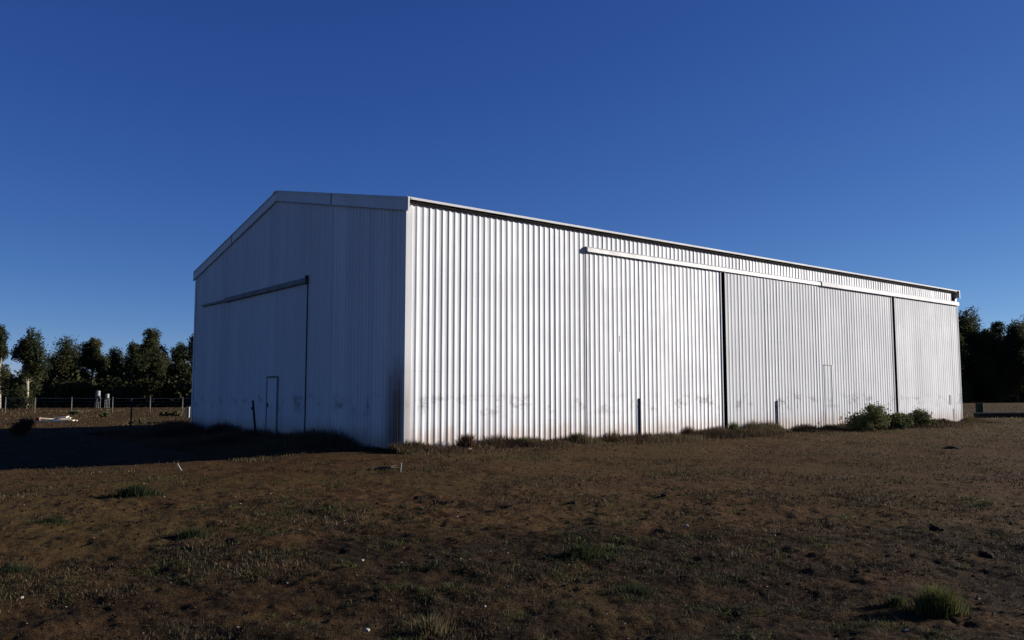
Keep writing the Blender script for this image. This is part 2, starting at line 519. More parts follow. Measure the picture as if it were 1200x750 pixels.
# eave: pale edge flashing above a dark box gutter
m = MB(); m.prism([(-0.02, HE-0.065), (-0.165, HE-0.07), (-0.175, HE-0.015), (-0.16, HE-0.005), (-0.02, HE+0.02)], -0.09, L+0.12, 'x')
part('eave_flashing', m, M_TRIM)
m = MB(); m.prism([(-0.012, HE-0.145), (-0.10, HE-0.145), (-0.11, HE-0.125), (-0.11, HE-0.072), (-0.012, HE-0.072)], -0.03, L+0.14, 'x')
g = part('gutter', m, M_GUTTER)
m = MB(); m.box((L+0.142, -0.155, HE-0.25), (L+0.16, -0.01, HE-0.05)); part('gutter_end', m, M_GUTTER)
m = MB(); m.box((L-0.25, -0.118, HE-0.155), (L+0.13, -0.1115, HE-0.08))
part('rust_patch', m, M_RUSTY, g)
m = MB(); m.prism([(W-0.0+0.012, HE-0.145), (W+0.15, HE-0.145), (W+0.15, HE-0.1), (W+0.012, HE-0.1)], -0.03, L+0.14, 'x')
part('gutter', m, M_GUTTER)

# barge flashings along both rakes, two lengths a side, with a folded lower lip
def barge(t0, t1, x_out):
    m = MB()
    def zt(t): return HE-0.0 + (HR-HE)*(1-abs(t-W/2)/(W/2)) + 0.02
    sgn = -1 if x_out < 1 else 1
    x0 = x_out; x1 = x_out + sgn*0.05
    n = len(m.v); D = 0.40
    P = []
    for t in (t0, t1):
        z = zt(t)
        P += [(x0, t, z-D), (x1, t, z-D-0.0), (x1+sgn*0.02, t, z-D+0.02), (x1, t, z-D+0.04), (x1, t, z), (x0-sgn*0.12, t, z+0.004), (x0-sgn*0.12, t, z-0.02), (x0, t, z-0.02)]
    m.v += P; k = 8
    for i in range(k):
        jx = (i+1) % k; m.f.append((i, jx, k+jx, k+i))
    m.f.append(tuple(range(k))[::-1]); m.f.append(tuple(range(k, 2*k)))
    return part('barge_flashing', m, M_TRIM)
for t_ in (4.55, 13.5):
    m = MB(); z_ = HE + (HR-HE)*(1-abs(t_-W/2)/(W/2)) + 0.02
    m.box((-0.0905, t_-0.03, z_-0.385), (-0.0825, t_+0.03, z_-0.012)); part('joint_strap', m, M_STEEL)
G = 0.008
for xo in (-0.032, L+0.032):
    for a, b in ((-0.20, 4.55-G), (4.55, 9.02-G), (9.025, 13.5), (13.5+G, W+0.20)): barge(a, b, xo)

# corner flashings
def corner(x, y, sx_, sy_, w=0.20):
    m = MB()
    m.prism([(x+sx_*w, y-sy_*0.031), (x-sx_*0.036, y-sy_*0.031), (x-sx_*0.036, y-sy_*0.036), (x+sx_*w, y-sy_*0.036)], 0, 1, 'x')
    m = MB()
    a = 0.030; b = 0.036
    m.box((min(x-sx_*b, x+sx_*w), min(y-sy_*a, y-sy_*b), 0), (max(x-sx_*b, x+sx_*w), max(y-sy_*a, y-sy_*b), HE-0.25))
    m.box((min(x-sx_*a, x-sx_*b), min(y-sy_*a, y+sy_*w), 0.0), (max(x-sx_*a, x-sx_*b), max(y-sy_*a, y+sy_*w), HE-0.26))
    return part('corner_flashing', m, M_TRIM)
corner(0, 0, 1, 1, 0.17); corner(L, 0, -1, 1, 0.16); corner(0, W, 1, -1, 0.16); corner(L, W, -1, -1, 0.16)

# sliding door leaves
def leaf(s0, s1, z0, z1, plane, off, label=None, h=0.018, trims=(0, 1), mat=None):
    m = MB(); w = 0.07
    def bx(a, b, o0, o1, c, d):
        if plane == 'long': m.box((a, -o1, c), (b, -o0, d))
        else: m.box((-o1, a, c), (-o0, b, d))
    o0, o1 = off-0.05, off-0.004
    bx(s0, s0+w, o0, o1, z0, z1); bx(s1-w, s1, o0, o1, z0, z1)
    bx(s0+w, s1-w, o0, o1-0.001, z0, z0+w); bx(s0+w, s1-w, o0, o1-0.001, z1-w, z1)
    d = part('sliding_door', m, M_STEEL)
    clad(d, s0, s1, z0, z1, plane, mat or M_DOOR, off, shared=False, h=h)
    # folded edge trims
    for a, b in [((s0-0.012, s0+0.035), (s1-0.035, s1+0.012))[q] for q in trims]:
        m = MB()
        if plane == 'long': m.box((a, -off-0.031, z0), (b, -off-0.027, z1))
        else: m.box((-off-0.031, a, z0), (-off-0.027, b, z1))
        part('edge_trim', m, M_DOOR, d)
    if label: d['label'] = label
    return d
dA = leaf(S1-0.04, 13.92, 0.05, 6.24, 'long', 0.030, trims=(1,), mat=M_SHEET)
dB = leaf(14.13, 20.826, 0.05, 6.24, 'long', 0.055, h=0.017, trims=(0,))
dC = leaf(20.832, 27.04, 0.06, 6.22, 'long', 0.050, h=0.015, trims=(1,))
dD = leaf(27.32, L-0.03, 0.06, 6.22, 'long', 0.065, h=0.009, trims=(0, 1))
dG = leaf(6.262, 13.35, 0.06, 5.30, 'gable', 0.052, h=0.035)

# track covers over the doors
def hood_long(a, b, z0, z1, p, mat=None):
    m = MB(); m.prism([(-0.030, z1), (-0.030, z1-0.012), (-p+0.01, z1-0.07), (-p+0.01, z0), (-p, z0), (-p, z1-0.062)], a, b, 'x')
    for s in (a, b-0.006):
        m.prism([(-0.0305, z1-0.013), (-0.0305, z0+0.02), (-p+0.0105, z0+0.02), (-p+0.0105, z1-0.073)], s, s+0.006, 'x')
    return part('track_cover', m, mat or M_TRIM)
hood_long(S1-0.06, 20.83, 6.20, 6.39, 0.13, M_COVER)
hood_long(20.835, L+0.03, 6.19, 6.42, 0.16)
def hood_gable(a, b, z0, z1, p):
    m = MB(); m.prism([(-0.030, z1), (-0.030, z1-0.012), (-p+0.01, z1-0.07), (-p+0.01, z0), (-p, z0), (-p, z1-0.062)], a, b, 'y')
    return part('track_cover', m, M_HOOD)
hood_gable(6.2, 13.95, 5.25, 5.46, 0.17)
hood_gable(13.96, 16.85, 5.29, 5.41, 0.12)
m = MB(); m.box((-0.18, 6.15, 5.20), (-0.03, 6.198, 5.49)); part('track_end_bracket', m, M_STEEL)
m = MB(); m.box((-0.155, 6.3, 5.235), (-0.115, 13.9, 5.30)); part('track_rail', m, M_STEEL)
m = MB(); m.box((S1, -0.112, 6.205), (20.8, -0.09, 6.26)); part('track_rail', m, M_STEEL)
m = MB(); m.box((20.9, -0.140, 6.195), (L, -0.11, 6.24)); part('track_rail', m, M_STEEL)

# small access doors cut in the leaves
m = MB()                                                        # gable door: dark frame and recessed leaf
for a, b, c, d in ((8.45, 8.50, 0.12, 2.17), (9.36, 9.41, 0.12, 2.17), (8.50, 9.36, 2.10, 2.17)): m.box((-0.115, a, c), (-0.100, b, d))
part('access_door_frame', m, M_HOOD, dG)
o = link('access_door', sheet_mesh(8.51, 9.35, const(0.12), const(2.09), 'gable', 0.012), M_DOOR, dG); o.location = (-0.094, 0, 0)
m = MB(); m.box((-0.135, 9.22, 1.05), (-0.1085, 9.28, 1.2)); part('door_handle', m, M_STEEL, dG)
m = MB(); m.box((21.50, -0.090, 0.06), (21.56, -0.062, 2.78)); part('access_door_edge', m, M_TRIM, dC)
m = MB(); m.box((20.93, -0.082, 2.755), (21.49, -0.062, 2.785)); part('access_door_frame', m, M_STEEL, dC)
o = link('access_door', sheet_mesh(20.93, 21.49, const(0.1), const(2.74), 'long', 0.011), M_DOOR, dC); o.location = (0, -0.064, 0)
# patched holes near the far end
m = MB(); m.box((32.75, -0.085, 0.95), (32.92, -0.067, 1.45)); part('handle_hole', m, M_STEEL, dD)
m = MB(); m.box((33.12, -0.083, 0.05), (33.24, -0.067, 0.72)); part('torn_edge', m, M_STEEL, dD)
m = MB(); m.box((8.36, -0.050, 2.95), (8.372, -0.040, 3.5)); part('dent_mark', m, M_STEEL, dA)

# ------------------------------------------------------------------ vegetation generators
def blades(P, H, Wd, lean, az, tone, seg=2):
    """P (n,3) roots. returns verts, faces, tone for tapered bent blades"""
    n = len(P)
    dirx = np.cos(az); diry = np.sin(az)
    side = np.stack([-diry, dirx, np.zeros(n)], 1)
    # blade face turned at random
    tw = np.random.RandomState(n % 9973).uniform(0, np.pi, n)
    side = np.stack([np.cos(tw), np.sin(tw), np.zeros(n)], 1)
    out = np.stack([dirx, diry, np.zeros(n)], 1)
    up = np.array([[0, 0, 1.0]])
    mid = P + up*H[:, None]*0.55 + out*(lean*H*0.30)[:, None]
    tip = P + up*(H*(1-0.25*np.abs(lean)))[:, None] + out*(lean*H)[:, None]
    w = (Wd*0.5)[:, None]
    V = np.stack([P-side*w, P+side*w, mid+side*w*0.75, mid-side*w*0.75, tip], 1).reshape(-1, 3)
    b = np.arange(n)*5
    Qd = np.stack([b, b+1, b+2, b+3], 1); Tr = np.stack([b+3, b+2, b+4], 1)
    return V, Qd, Tr, np.repeat(tone, 5)

def blade_object(name, P, H, Wd, lean, az, tone, mat, origin=None):
    V, Qd, Tr, tn = blades(P, H, Wd, lean, az, tone)
    if origin is not None: V = V-np.array(origin)[None]
    me = mesh_np(name, V, [Qd, Tr])
    a = me.attributes.new('tone', 'FLOAT', 'POINT'); a.data.foreach_set('value', tn.astype(np.float32))
    o = link(name, me, mat)
    if origin is not None: o.location = origin
    return o

def leaf_cloud(centers, radii, n, size, seed, squash=0.8, droop=0.0, spread=0.22):
    """n leaf quads spread through ellipsoidal clumps"""
    R = np.random.RandomState(seed)
    centers = np.asarray(centers, float); radii = np.asarray(radii, float)
    pr = radii**2.2; pr /= pr.sum()
    idx = R.choice(len(centers), n, p=pr)
    d = R.normal(size=(n, 3)); d /= np.linalg.norm(d, axis=1)[:, None]
    rr = R.uniform(0.35, 1.0, n)**0.6 * radii[idx] * (1+spread*R.normal(size=n))
    p = centers[idx] + d*rr[:, None]*np.array([1, 1, squash])
    p[:, 2] -= droop*np.abs(R.normal(size=n))*radii[idx]*0.3
    a = R.normal(size=(n, 3)); a[:, 2] *= 0.8; a /= np.linalg.norm(a, axis=1)[:, None]
    b = np.cross(a, R.normal(size=(n, 3))); b /= np.linalg.norm(b, axis=1)[:, None]
    s = size*R.uniform(0.5, 1.4, n)[:, None]
    V = np.stack([p-a*s, p+b*s*0.45, p+a*s, p-b*s*0.45], 1).reshape(-1, 3)
    k = np.arange(n)*4
    F = np.stack([k, k+1, k+2, k+3], 1)
    ctone = R.uniform(0, 1, len(centers))
    tone = np.clip(ctone[idx]*0.55 + R.uniform(0, 0.5, n), 0, 1)
    return V, F, np.repeat(tone, 4)

def cloud_mesh(name, V, F, tone):
    me = mesh_np(name, V, F)
    a = me.attributes.new('tone', 'FLOAT', 'POINT'); a.data.foreach_set('value', tone.astype(np.float32))
    return me

def tree(px, Y, top_py, half_px, seed, label, group, slender=False, bark=None, base_skirt=0.12, n=5200, leafsize=0.17, trunk_px=None):
    R = random.Random(seed)
    x = col_at(px, Y); z0 = gz(x, Y)
    H = EYE + (462-top_py)/FPX*Y*1.0 - z0
    hw = half_px/FPX*Y*1.22
    t = empty('gum_tree', (x, Y, z0)); tag(t, label, 'tree', group)
    lean = R.uniform(-0.04, 0.04)*H
    m = MB(); r0 = H*0.022
    tp = [(0, 0, -0.1), (lean*0.2, 0, H*0.2), (lean*0.5, R.uniform(-.2, .2), H*0.45), (lean*0.9, R.uniform(-.2, .2), H*0.72), (lean, 0, H*0.93)]
    m.tube(tp, [r0*1.25, r0, r0*0.8, r0*0.5, r0*0.12])
    cs = []; rd = []
    nb = R.choice((13, 18, 22)) if slender else R.choice((17, 22, 26)); low = R.choice((0.14, 0.2, 0.32))
    for q in range(nb):
        f = R.uniform(low, 0.9); zb = H*f
        k = min(3, int(f/0.25)); base = Vector((lean*f, 0, zb*0.8))
        a = R.uniform(0, 2*math.pi)
        prof = math.sin(min(1, (1.04-f)/0.62)*math.pi/2)
        reach = hw*prof*R.uniform(0.35, 0.95)
        e = Vector((lean*f+math.cos(a)*reach, math.sin(a)*reach*0.9, zb+0.05*H))
        mid = (base+e)/2 + Vector((0, 0, -0.03*H))
        m.tube([base, mid, e], [r0*0.45, r0*0.28, r0*0.08], 5)
        cr = hw*R.uniform(0.30, 0.60)*(0.6+0.4*prof)
        cs.append(e); rd.append(cr)
        cs.append((base+e)/2+Vector((R.uniform(-.3, .3)*hw, R.uniform(-.3, .3)*hw, R.uniform(0, .05)*H))); rd.append(cr*0.8)
    # leader clumps at the crown top and skirts low down
    for q in range(4):
        f = 0.68+0.088*q; rr = hw*(0.52-0.10*q); cs.append(Vector((lean+R.uniform(-.18, .18)*hw, R.uniform(-.2, .2)*hw, H*f))); rd.append(rr)
    for q in range(int(8*base_skirt/0.12)):
        a = R.uniform(0, 6.28); cs.append(Vector((math.cos(a)*hw*R.uniform(.3, .8), math.sin(a)*hw*.6, H*R.uniform(0.08, 0.3)))); rd.append(hw*R.uniform(0.3, 0.5))
    m.build('trunk', bark or M_DBARK, t, smooth=True)
    V, F, tn = leaf_cloud([tuple(c) for c in cs], rd, int(n*3.6), leafsize*0.62, seed, 1.15)
    keep = V.reshape(-1, 4, 3)[:, :, 2].min(1) > -0.05
    V = V.reshape(-1, 4, 3)[keep].reshape(-1, 3); tn = tn.reshape(-1, 4)[keep].ravel(); F = np.arange(len(V)).reshape(-1, 4)
    link('crown', cloud_mesh('crown', V, F, tn), M_LEAF, t)
    return t

GL = 'gum trees behind the left fence'
# px, depth, top, half width, label
left = [
 (-1, 92, 383, 11, 'gum tree cut off by the left edge of the picture', True, 3200),
 (31, 88, 385, 15, 'tall narrow gum tree standing alone, second from the left', True, 4600),
 (52, 112, 437, 14, 'low dark tree in the gap right of the tall narrow gum', False, 3000),
 (73, 104, 401, 20, 'broad dark gum with rounded crown above the pale timber pile', False, 6000),
 (105, 100, 397, 13, 'dark gum with pointed top above the white drums', True, 5200),
 (128, 106, 411, 15, 'lower dark gum right of the one above the white drums', False, 5200),
 (146, 112, 428, 13, 'low dark tree filling the dip in the tree line', False, 3600),
 (158, 106, 405, 11, 'medium gum left of the peaked one near the shed', True, 4200),
 (176, 100, 390, 15, 'peaked gum tree, tallest of those near the shed', True, 6200),
 (192, 110, 418, 14, 'low dark gum right of the peaked one', False, 4200),
 (206, 106, 405, 11, 'gum tree with open crown, second from the shed corner', True, 3600),
 (224, 102, 395, 13, 'gum tree partly hidden by the far gable corner of the shed', False, 4800),
]
for i, (px, Y, tp, hp, lab, sl, n) in enumerate(left):
    tree(px, Y, tp, hp, 100+i, lab, GL, sl, M_BARK if i in (0, 1) else M_DBARK, n=n, leafsize=0.20, base_skirt=0.06 if i in (0, 1) else 0.2)
GR = 'gum trees beyond the right end of the shed'
right = [
 (1112, 140, 385, 22, 'dense dark gum mostly hidden behind the right end of the shed', 7000),
 (1136, 146, 366, 23, 'tall broad dark gum beside the right end of the shed', 10000),
 (1158, 142, 390, 18, 'dark gum between the tall broad one and the slender one', 7000),
 (1173, 150, 378, 11, 'slender pointed gum among the dark trees at right', 4500),
 (1192, 142, 383, 19, 'dark gum cut by the right edge of the picture', 8000),
 (1222, 148, 372, 24, 'dark gum just outside the right edge of the picture', 8000),
]
for i, (px, Y, tp, hp, lab, n) in enumerate(right):
    tree(px, Y, tp, hp, 200+i, lab, GR, i == 3, M_DBARK, n=n, leafsize=0.30, base_skirt=0.2)
for i, (px, Y, tp, hp, lab, n) in enumerate([
 (1128, 176, 400, 20, 'gum in the second row, seen low beside the shed end', 5000),
 (1150, 180, 404, 20, 'gum in the second row below the tall broad one', 5000),
 (1168, 176, 398, 18, 'gum in the second row below the slender one', 5000),
 (1184, 182, 402, 20, 'gum in the second row near the right edge', 5000),
 (1204, 176, 398, 20, 'gum in the second row at the right edge', 5000)]):
    tree(px, Y, tp, hp, 260+i, lab, GR, False, M_DBARK, n=n, leafsize=0.34, base_skirt=0.3)
# more of the same wood beyond the frame and a low scrub line on the horizon
R = np.random.RandomState(8)
def scrub(name, x0, x1, Y0, Y1, n, hmin, hmax, seed, label):
    R = np.random.RandomState(seed)
    X = R.uniform(x0, x1, n); Yq = R.uniform(Y0, Y1, n); h = R.uniform(hmin, hmax, n)
    cs = np.stack([X, Yq, h*0.45-0.2], 1)
    V, F, tn = leaf_cloud(cs, h*0.7, n*170, 0.32, seed, 0.8)
    V[:, 2] = np.maximum(V[:, 2], -0.25)
    o = link(name, cloud_mesh(name, V, F, tn), M_LEAF)
    tag(o, label, 'scrub', kind='stuff')
scrub('scrub', -88, -34, 100, 120, 260, 2.0, 4.6, 31, 'low dark scrub behind the row of gums at left')
scrub('scrub', 64, 130, 150, 168, 150, 2.0, 4.0, 32, 'low dark scrub behind the gums at right')
scrub('scrub', -900, 900, 480, 560, 300, 3, 8, 33, 'far dark line of scrub along the horizon')

# ------------------------------------------------------------------ weeds along the walls
R = np.random.RandomState(12)
def strip(name, s_rng, t_rng, n, hscale, seed, mat, label, cat, dens=None):
    R = np.random.RandomState(seed)
    s = R.uniform(*s_rng, n); t = t_rng(R, n)
    x = AX+s*ux+t*wx; y = AY+s*uy+t*wy
    cl = fbm(s*0.9, t*0.9, seed, 3)
    keep = cl > R.uniform(0.30, 0.62, n)
    x, y, s, t, cl = x[keep], y[keep], s[keep], t[keep], cl[keep]
    H = hscale(s, t, cl, R)
    z = ground_z(x, y)
    m_ = len(x)
    o = blade_object(name, np.stack([x, y, z-0.01], 1), H, R.uniform(0.006, 0.02, m_), R.uniform(-.6, .6, m_), R.uniform(0, 6.28, m_),
                     np.clip(fbm(s*0.5, t*0.5, seed+5, 3)*1.6-0.55+R.uniform(-.25, .25, m_), 0, 1), mat)
    tag(o, label, cat, kind='stuff')
strip('dry_weeds', (-0.6, L+1.5), lambda R, n: -0.08-np.abs(R.normal(0, 0.75, n)), 110000,
      lambda s, t, cl, R: (0.09+0.62*np.clip(cl-0.35, 0, 1)*sstep(1.6, 0.1, -t)+0.20*sstep(4, 8, s)*sstep(20, 15, s)*cl+0.30*sstep(22, 24, s)*sstep(32, 29, s)*cl)*R.uniform(0.35, 1.25, len(s)), 41, M_WEED,
      'dry brown weeds along the foot of the sunlit wall', 'weeds')
strip('shaded_weeds', (-4.2, -0.05), lambda R, n: R.uniform(0.8, W+1, n), 60000,
      lambda s, t, cl, R: (0.08+0.62*cl*sstep(-3.0, -0.5, s)*sstep(0.8, 3.5, t))*R.uniform(0.35, 1.2, len(s)), 43, M_WEED,
      'dark weeds in the shade along the foot of the gable', 'weeds')

# ------------------------------------------------------------------ ground litter, grass and stones over the open ground
def scatter_polar(n, r0, r1, half, seed, power=1.0):
    R = np.random.RandomState(seed)
    u = R.uniform(0, 1, n)
    r = np.exp(np.log(r0)+u**power*(np.log(r1)-np.log(r0)))
    a = np.radians(R.uniform(-half, half, n))
    x = r*np.sin(a); y = r*np.cos(a)
    return R, x, y, r
R, x, y, r = scatter_polar(420000, 4.2, 45, 42, 51, 0.85)
wv = worn_vignette_val(x, y); cl = fbm(x*0.8, y*0.8, 61, 4); c2 = fbm(x*3.1, y*3.1, 67, 3)
keep = (shed_dist(x, y) > 0.5) & ((cl*0.6+c2*0.4) + 0.20*(1-wv) > R.uniform(0.40, 0.85, len(x)))
x, y, r, wv, cl = x[keep], y[keep], r[keep], wv[keep], cl[keep]
m_ = len(x); sc_ = np.clip(r/9, 0.75, 2.2)
H = R.uniform(0.010, 0.05, m_)*(0.6+1.2*np.clip(cl-0.4, 0, 1)*2)*np.sqrt(sc_)
o = blade_object('short_dry_grass', np.stack([x, y, ground_z(x, y)-0.004], 1), H, R.uniform(0.003, 0.008, m_)*sc_, R.uniform(-1.6, 1.6, m_), R.uniform(0, 6.28, m_),
                 np.clip(cl*1.5-0.45+R.normal(0, 0.22, m_), 0, 1), M_LITTER)
tag(o, 'short dry grass and litter scattered over the brown soil', 'grass', kind='stuff')

R, x, y, r = scatter_polar(230000, 4.2, 24, 42, 57, 0.9)
wv = worn_vignette_val(x, y)
cl = fbm(x*0.55, y*0.75, 81, 3); c2 = fbm(x*3.6, y*3.6, 87, 3)
keep = (cl*0.55+c2*0.45) - 0.13*wv > R.uniform(0.49, 0.60, len(x))
keep &= shed_dist(x, y) > 3
x, y, r, c2 = x[keep], y[keep], r[keep], c2[keep]
m_ = len(x); sc_ = np.clip(r/9, 0.75, 1.8)
o = blade_object('low_weeds', np.stack([x, y, ground_z(x, y)-0.004], 1), R.uniform(0.010, 0.045, m_)*(0.4+2.0*np.clip(c2-0.45, 0, 1)*2)*np.sqrt(sc_), R.uniform(0.004, 0.012, m_)*sc_,
                 R.uniform(-2.2, 2.2, m_), R.uniform(0, 6.28, m_), np.clip(R.normal(0.22, 0.22, m_)+(c2-0.5)*0.6, 0, 1), M_GRASS)
tag(o, 'low dark green weeds growing in patches over the foreground soil', 'weeds', kind='stuff')

R, x, y, r = scatter_polar(150000, 22, 125, 40, 58, 1.0)
c2 = fbm(x*0.12, y*0.05, 91, 4); c3 = fbm(x*0.9, y*0.4, 93, 3)
keep = (c2*0.6+c3*0.4 > R.uniform(0.40, 0.68, len(x))) & (shed_dist(x, y) > 2.0)
x, y, r, c2 = x[keep], y[keep], r[keep], c2[keep]; m_ = len(x)
o = blade_object('field_grass', np.stack([x, y, ground_z(x, y)-0.005], 1), R.uniform(0.03, 0.12, m_)*np.clip(r/45, 0.5, 1.6), R.uniform(0.010, 0.03, m_)*np.clip(r/30, 0.7, 3),
                 R.uniform(-1.0, 1.0, m_), R.uniform(0, 6.28, m_), np.clip(c2*1.8-0.5+R.normal(0, 0.2, m_), 0, 1), M_WEED)
tag(o, 'short dry grass over the flat paddock beyond the shed', 'grass', kind='stuff')

def lumps(name, n, r0, r1, seed, smin, smax, mat, label, cat, keepfn=None):
    R, x, y, r = scatter_polar(n, r0, r1, 42, seed, 0.8)
    k = shed_dist(x, y) > 0.3
    if keepfn is not None: k &= keepfn(x, y, R)
    x, y, r = x[k], y[k], r[k]; n = len(x)
    s = smin*(smax/smin)**(R.uniform(0, 1, n)**2.2)*np.clip(r/8, 0.8, 1.8)
    base = np.array([(1,0,0),(0,1,0),(-1,0,0),(0,-1,0),(0,0,1),(0,0,-0.6),(.7,.7,.3),(-.7,.7,.35),(-.7,-.7,.3),(.7,-.7,.25)], float)
    # octahedron-like lump with eight upper faces
    Vb = base[None]*(1+R.uniform(-0.3, 0.3, (n, 10, 1)))*s[:, None, None]*np.array([1, 1, 0.65])
    an = R.uniform(0, 6.28, n); c, s_ = np.cos(an), np.sin(an)
    X = Vb[..., 0]*c[:, None]-Vb[..., 1]*s_[:, None]; Yv = Vb[..., 0]*s_[:, None]*0.8+Vb[..., 1]*c[:, None]*0.8
    zz = ground_z(x, y)
    Vx = np.stack([X+x[:, None], Yv+y[:, None], Vb[..., 2]+zz[:, None]+0.1*s[:, None]], -1).reshape(-1, 3)
    ring = [0, 6, 1, 7, 2, 8, 3, 9]
    tri = [(ring[i], ring[(i+1) % 8], 4) for i in range(8)]
    b = np.arange(n)*10
    F = (b[:, None, None]+np.array(tri)[None]).reshape(-1, 3)
    me = mesh_np(name, Vx, [F])
    o = link(name, me, mat)
    tag(o, label, cat, kind='stuff')
lumps('soil_clods', 26000, 4.2, 40, 71, 0.004, 0.022, simple('clod_soil', (0.032, 0.020, 0.010), 0.95, 0, 0.7, 4.0), 'small brown clods of soil strewn over the ground', 'clods')
lumps('gravel', 800, 4.2, 30, 73, 0.004, 0.012, M_PALESTONE, 'sparse pale stones strewn over the brown ground', 'gravel')

# ------------------------------------------------------------------ tufts that stand out
def tuft(name, p, n, h, spread, mat, seed, label, cat, group=None, wd=0.006, tone=(0.2, 0.9), lean=0.7):
    R = np.random.RandomState(seed)
    a = R.uniform(0, 6.28, n); q = np.minimum(np.abs(R.normal(0, 0.5, n)), 1.25)*spread*(0.6+0.8*vnoise(a*1.3, a*0+seed, seed))
    x = p[0]+np.cos(a)*q; y = p[1]+np.sin(a)*q*0.8
    H = h*R.uniform(0.35, 1.1, n)*np.exp(-(q/spread)**2*0.5)
    z = ground_z(x, y)-0.01
    o = blade_object(name, np.stack([x, y, z], 1), H, R.uniform(0.6, 1.5, n)*wd, R.uniform(0.0, lean, n), a+R.normal(0, 0.5, n), R.uniform(*tone, n), mat,
                     origin=(p[0], p[1], gz(p[0], p[1])))
    tag(o, label, cat, group)
    return o
def patch(*a, **k):
    o = tuft(*a, **k); o['kind'] = 'stuff'; return o
GT = 'tufts growing in the open ground'
tuft('grass_tuft', at(1098, 712), 1500, 0.27, 0.22, M_GRASS, 1, 'bright green grass tuft at the lower right', 'grass tuft', GT, 0.006, (0.3, 0.85))
patch('grass_patch', at(1050, 705), 350, 0.12, 0.16, M_GRASS, 2, 'low thin green tuft just left of the bright green one', 'grass tuft', GT, 0.005, (0.1, 0.6))
tuft('grass_tuft', at(505, 735), 420, 0.20, 0.20, M_WEED, 3, 'pale dry stalky tuft at the bottom, left of centre', 'grass tuft', GT, 0.005, (0.5, 1.0), 1.0)
patch('grass_patch', at(683, 650), 900, 0.14, 0.30, M_GRASS, 4, 'olive green patch of grass in the middle foreground', 'grass', GT, 0.008, (0.0, 0.5))
patch('grass_patch', at(745, 690), 500, 0.10, 0.35, M_GRASS, 5, 'flat dark green patch of grass right of the bottom centre', 'grass tuft', GT, 0.006, (0.0, 0.4))
patch('grass_patch', at(225, 628), 700, 0.13, 0.30, M_GRASS, 6, 'dark green tuft in the left foreground', 'grass tuft', GT, 0.009, (0.0, 0.45))
tuft('grass_tuft', at(158, 580), 1000, 0.22, 0.45, M_GRASS, 7, 'dark low tuft just in front of the shed shadow at left', 'grass tuft', GT, 0.012, (0.0, 0.35))
patch('grass_patch', at(60, 612), 500, 0.09, 0.35, M_GRASS, 8, 'flat green patch near the left edge', 'grass tuft', GT, 0.009, (0.0, 0.4))
patch('grass_patch', at(20, 668), 500, 0.09, 0.22, M_GRASS, 9, 'small green patch at the left edge of the foreground', 'grass tuft', GT, 0.007, (0.0, 0.4))
GW = 'clumps of weed against the shed wall'
def wall_pt(s, out): 
    x, y = to_world(s, -out); return Vector((x, y, gz(x, y)))
tuft('weed_clump', wall_pt(1.78, 0.45), 1500, 0.48, 0.34, M_REDWEED, 21, 'reddish brown weed clump near the corner of the sunlit wall', 'weed clump', GW, 0.014, (0, 1), 0.5)
tuft('weed_clump', wall_pt(6.0, 0.5), 1600, 0.38, 0.6, M_WEED, 22, 'brown weed clump below the left end of the first door', 'weed clump', GW, 0.014, (0.1, 1), 0.5)
tuft('weed_clump', wall_pt(11.3, 0.5), 900, 0.45, 0.35, M_REDWEED, 23, 'reddish weed clump halfway along the first door', 'weed clump', GW, 0.014, (0.1, 1), 0.4)
tuft('weed_clump', wall_pt(14.1, 0.35), 900, 0.55, 0.3, M_SHRUB, 24, 'dark green weed clump at the foot of the first door gap', 'weed clump', GW, 0.014, (0, 1), 0.4)
tuft('weed_clump', wall_pt(3.9, 0.4), 900, 0.30, 0.35, M_SHRUB, 25, 'low green weed clump on the wall of plain ribbed sheets', 'weed clump', GW, 0.014, (0, 1), 0.5)
tuft('weed_clump', wall_pt(0.25, 0.25), 600, 0.30, 0.22, M_GRASS, 26, 'yellow green weed clump at the near corner', 'weed clump', GW, 0.012, (0.2, 1), 0.4)

def shrub(p, w, h, seed, label, mat, n=5000, size=0.05, lumps_=9, name='shrub', group=None):
    R = random.Random(seed)
    if p is None: return
    t = empty(name, tuple(p)); tag(t, label, 'shrub', group)
    cs = []; rd = []; m = MB()
    for q in range(lumps_):
        f = R.random(); a = R.uniform(0, 6.28); rr = w/2*R.uniform(0.1, 0.75)
        c = Vector((math.cos(a)*rr, math.sin(a)*rr, h*R.uniform(0.25, 0.75)*(1-0.5*rr/(w/2)))); cs.append(tuple(c)); rd.append(min(w, h)*R.uniform(0.12, 0.30))
        m.tube([(c.x*0.1, c.y*0.1, -0.03), (c.x*0.5, c.y*0.5, c.z*0.6), tuple(c*1.1)], [0.014, 0.01, 0.004], 5)
    m.build('stem', M_DBARK, t)
    V, F, tn = leaf_cloud(cs, rd, n, size, seed, spread=0.40)
    V[:, 2] = np.maximum(V[:, 2], -0.02)
    link('foliage', cloud_mesh('foliage', V, F, tn), mat, t)
    return t
GS = 'shrubs at the far end of the sunlit wall'
shrub(at(1019, 510), 2.1, 1.4, 5, 'dark green shrub in front of the third door leaf, taller of the two', M_SHRUB, 7000, 0.05, 26, group=GS)
shrub(at(1062, 505), 4.2, 0.95, 6, 'low brown green shrub at the foot of the second door gap', M_SHRUB, 7000, 0.05, 26, group=GS)
shrub(at(1041, 508), 2.2, 0.8, 11, 'low straggly green shrub between the tall one and the door gap', M_SHRUB, 5000, 0.05, 18, group=GS)
shrub(wall_pt(30.2, 0.7), 1.6, 0.4, 7, 'flat brown weedy shrub in front of the last door leaf', M_WEED, 3000, 0.045, 10, group=GS)
shrub(wall_pt(22.9, 0.7), 2.4, 0.45, 8, 'low green shrub left of the tall dark one', M_SHRUB, 3500, 0.045, 10, group=GS)
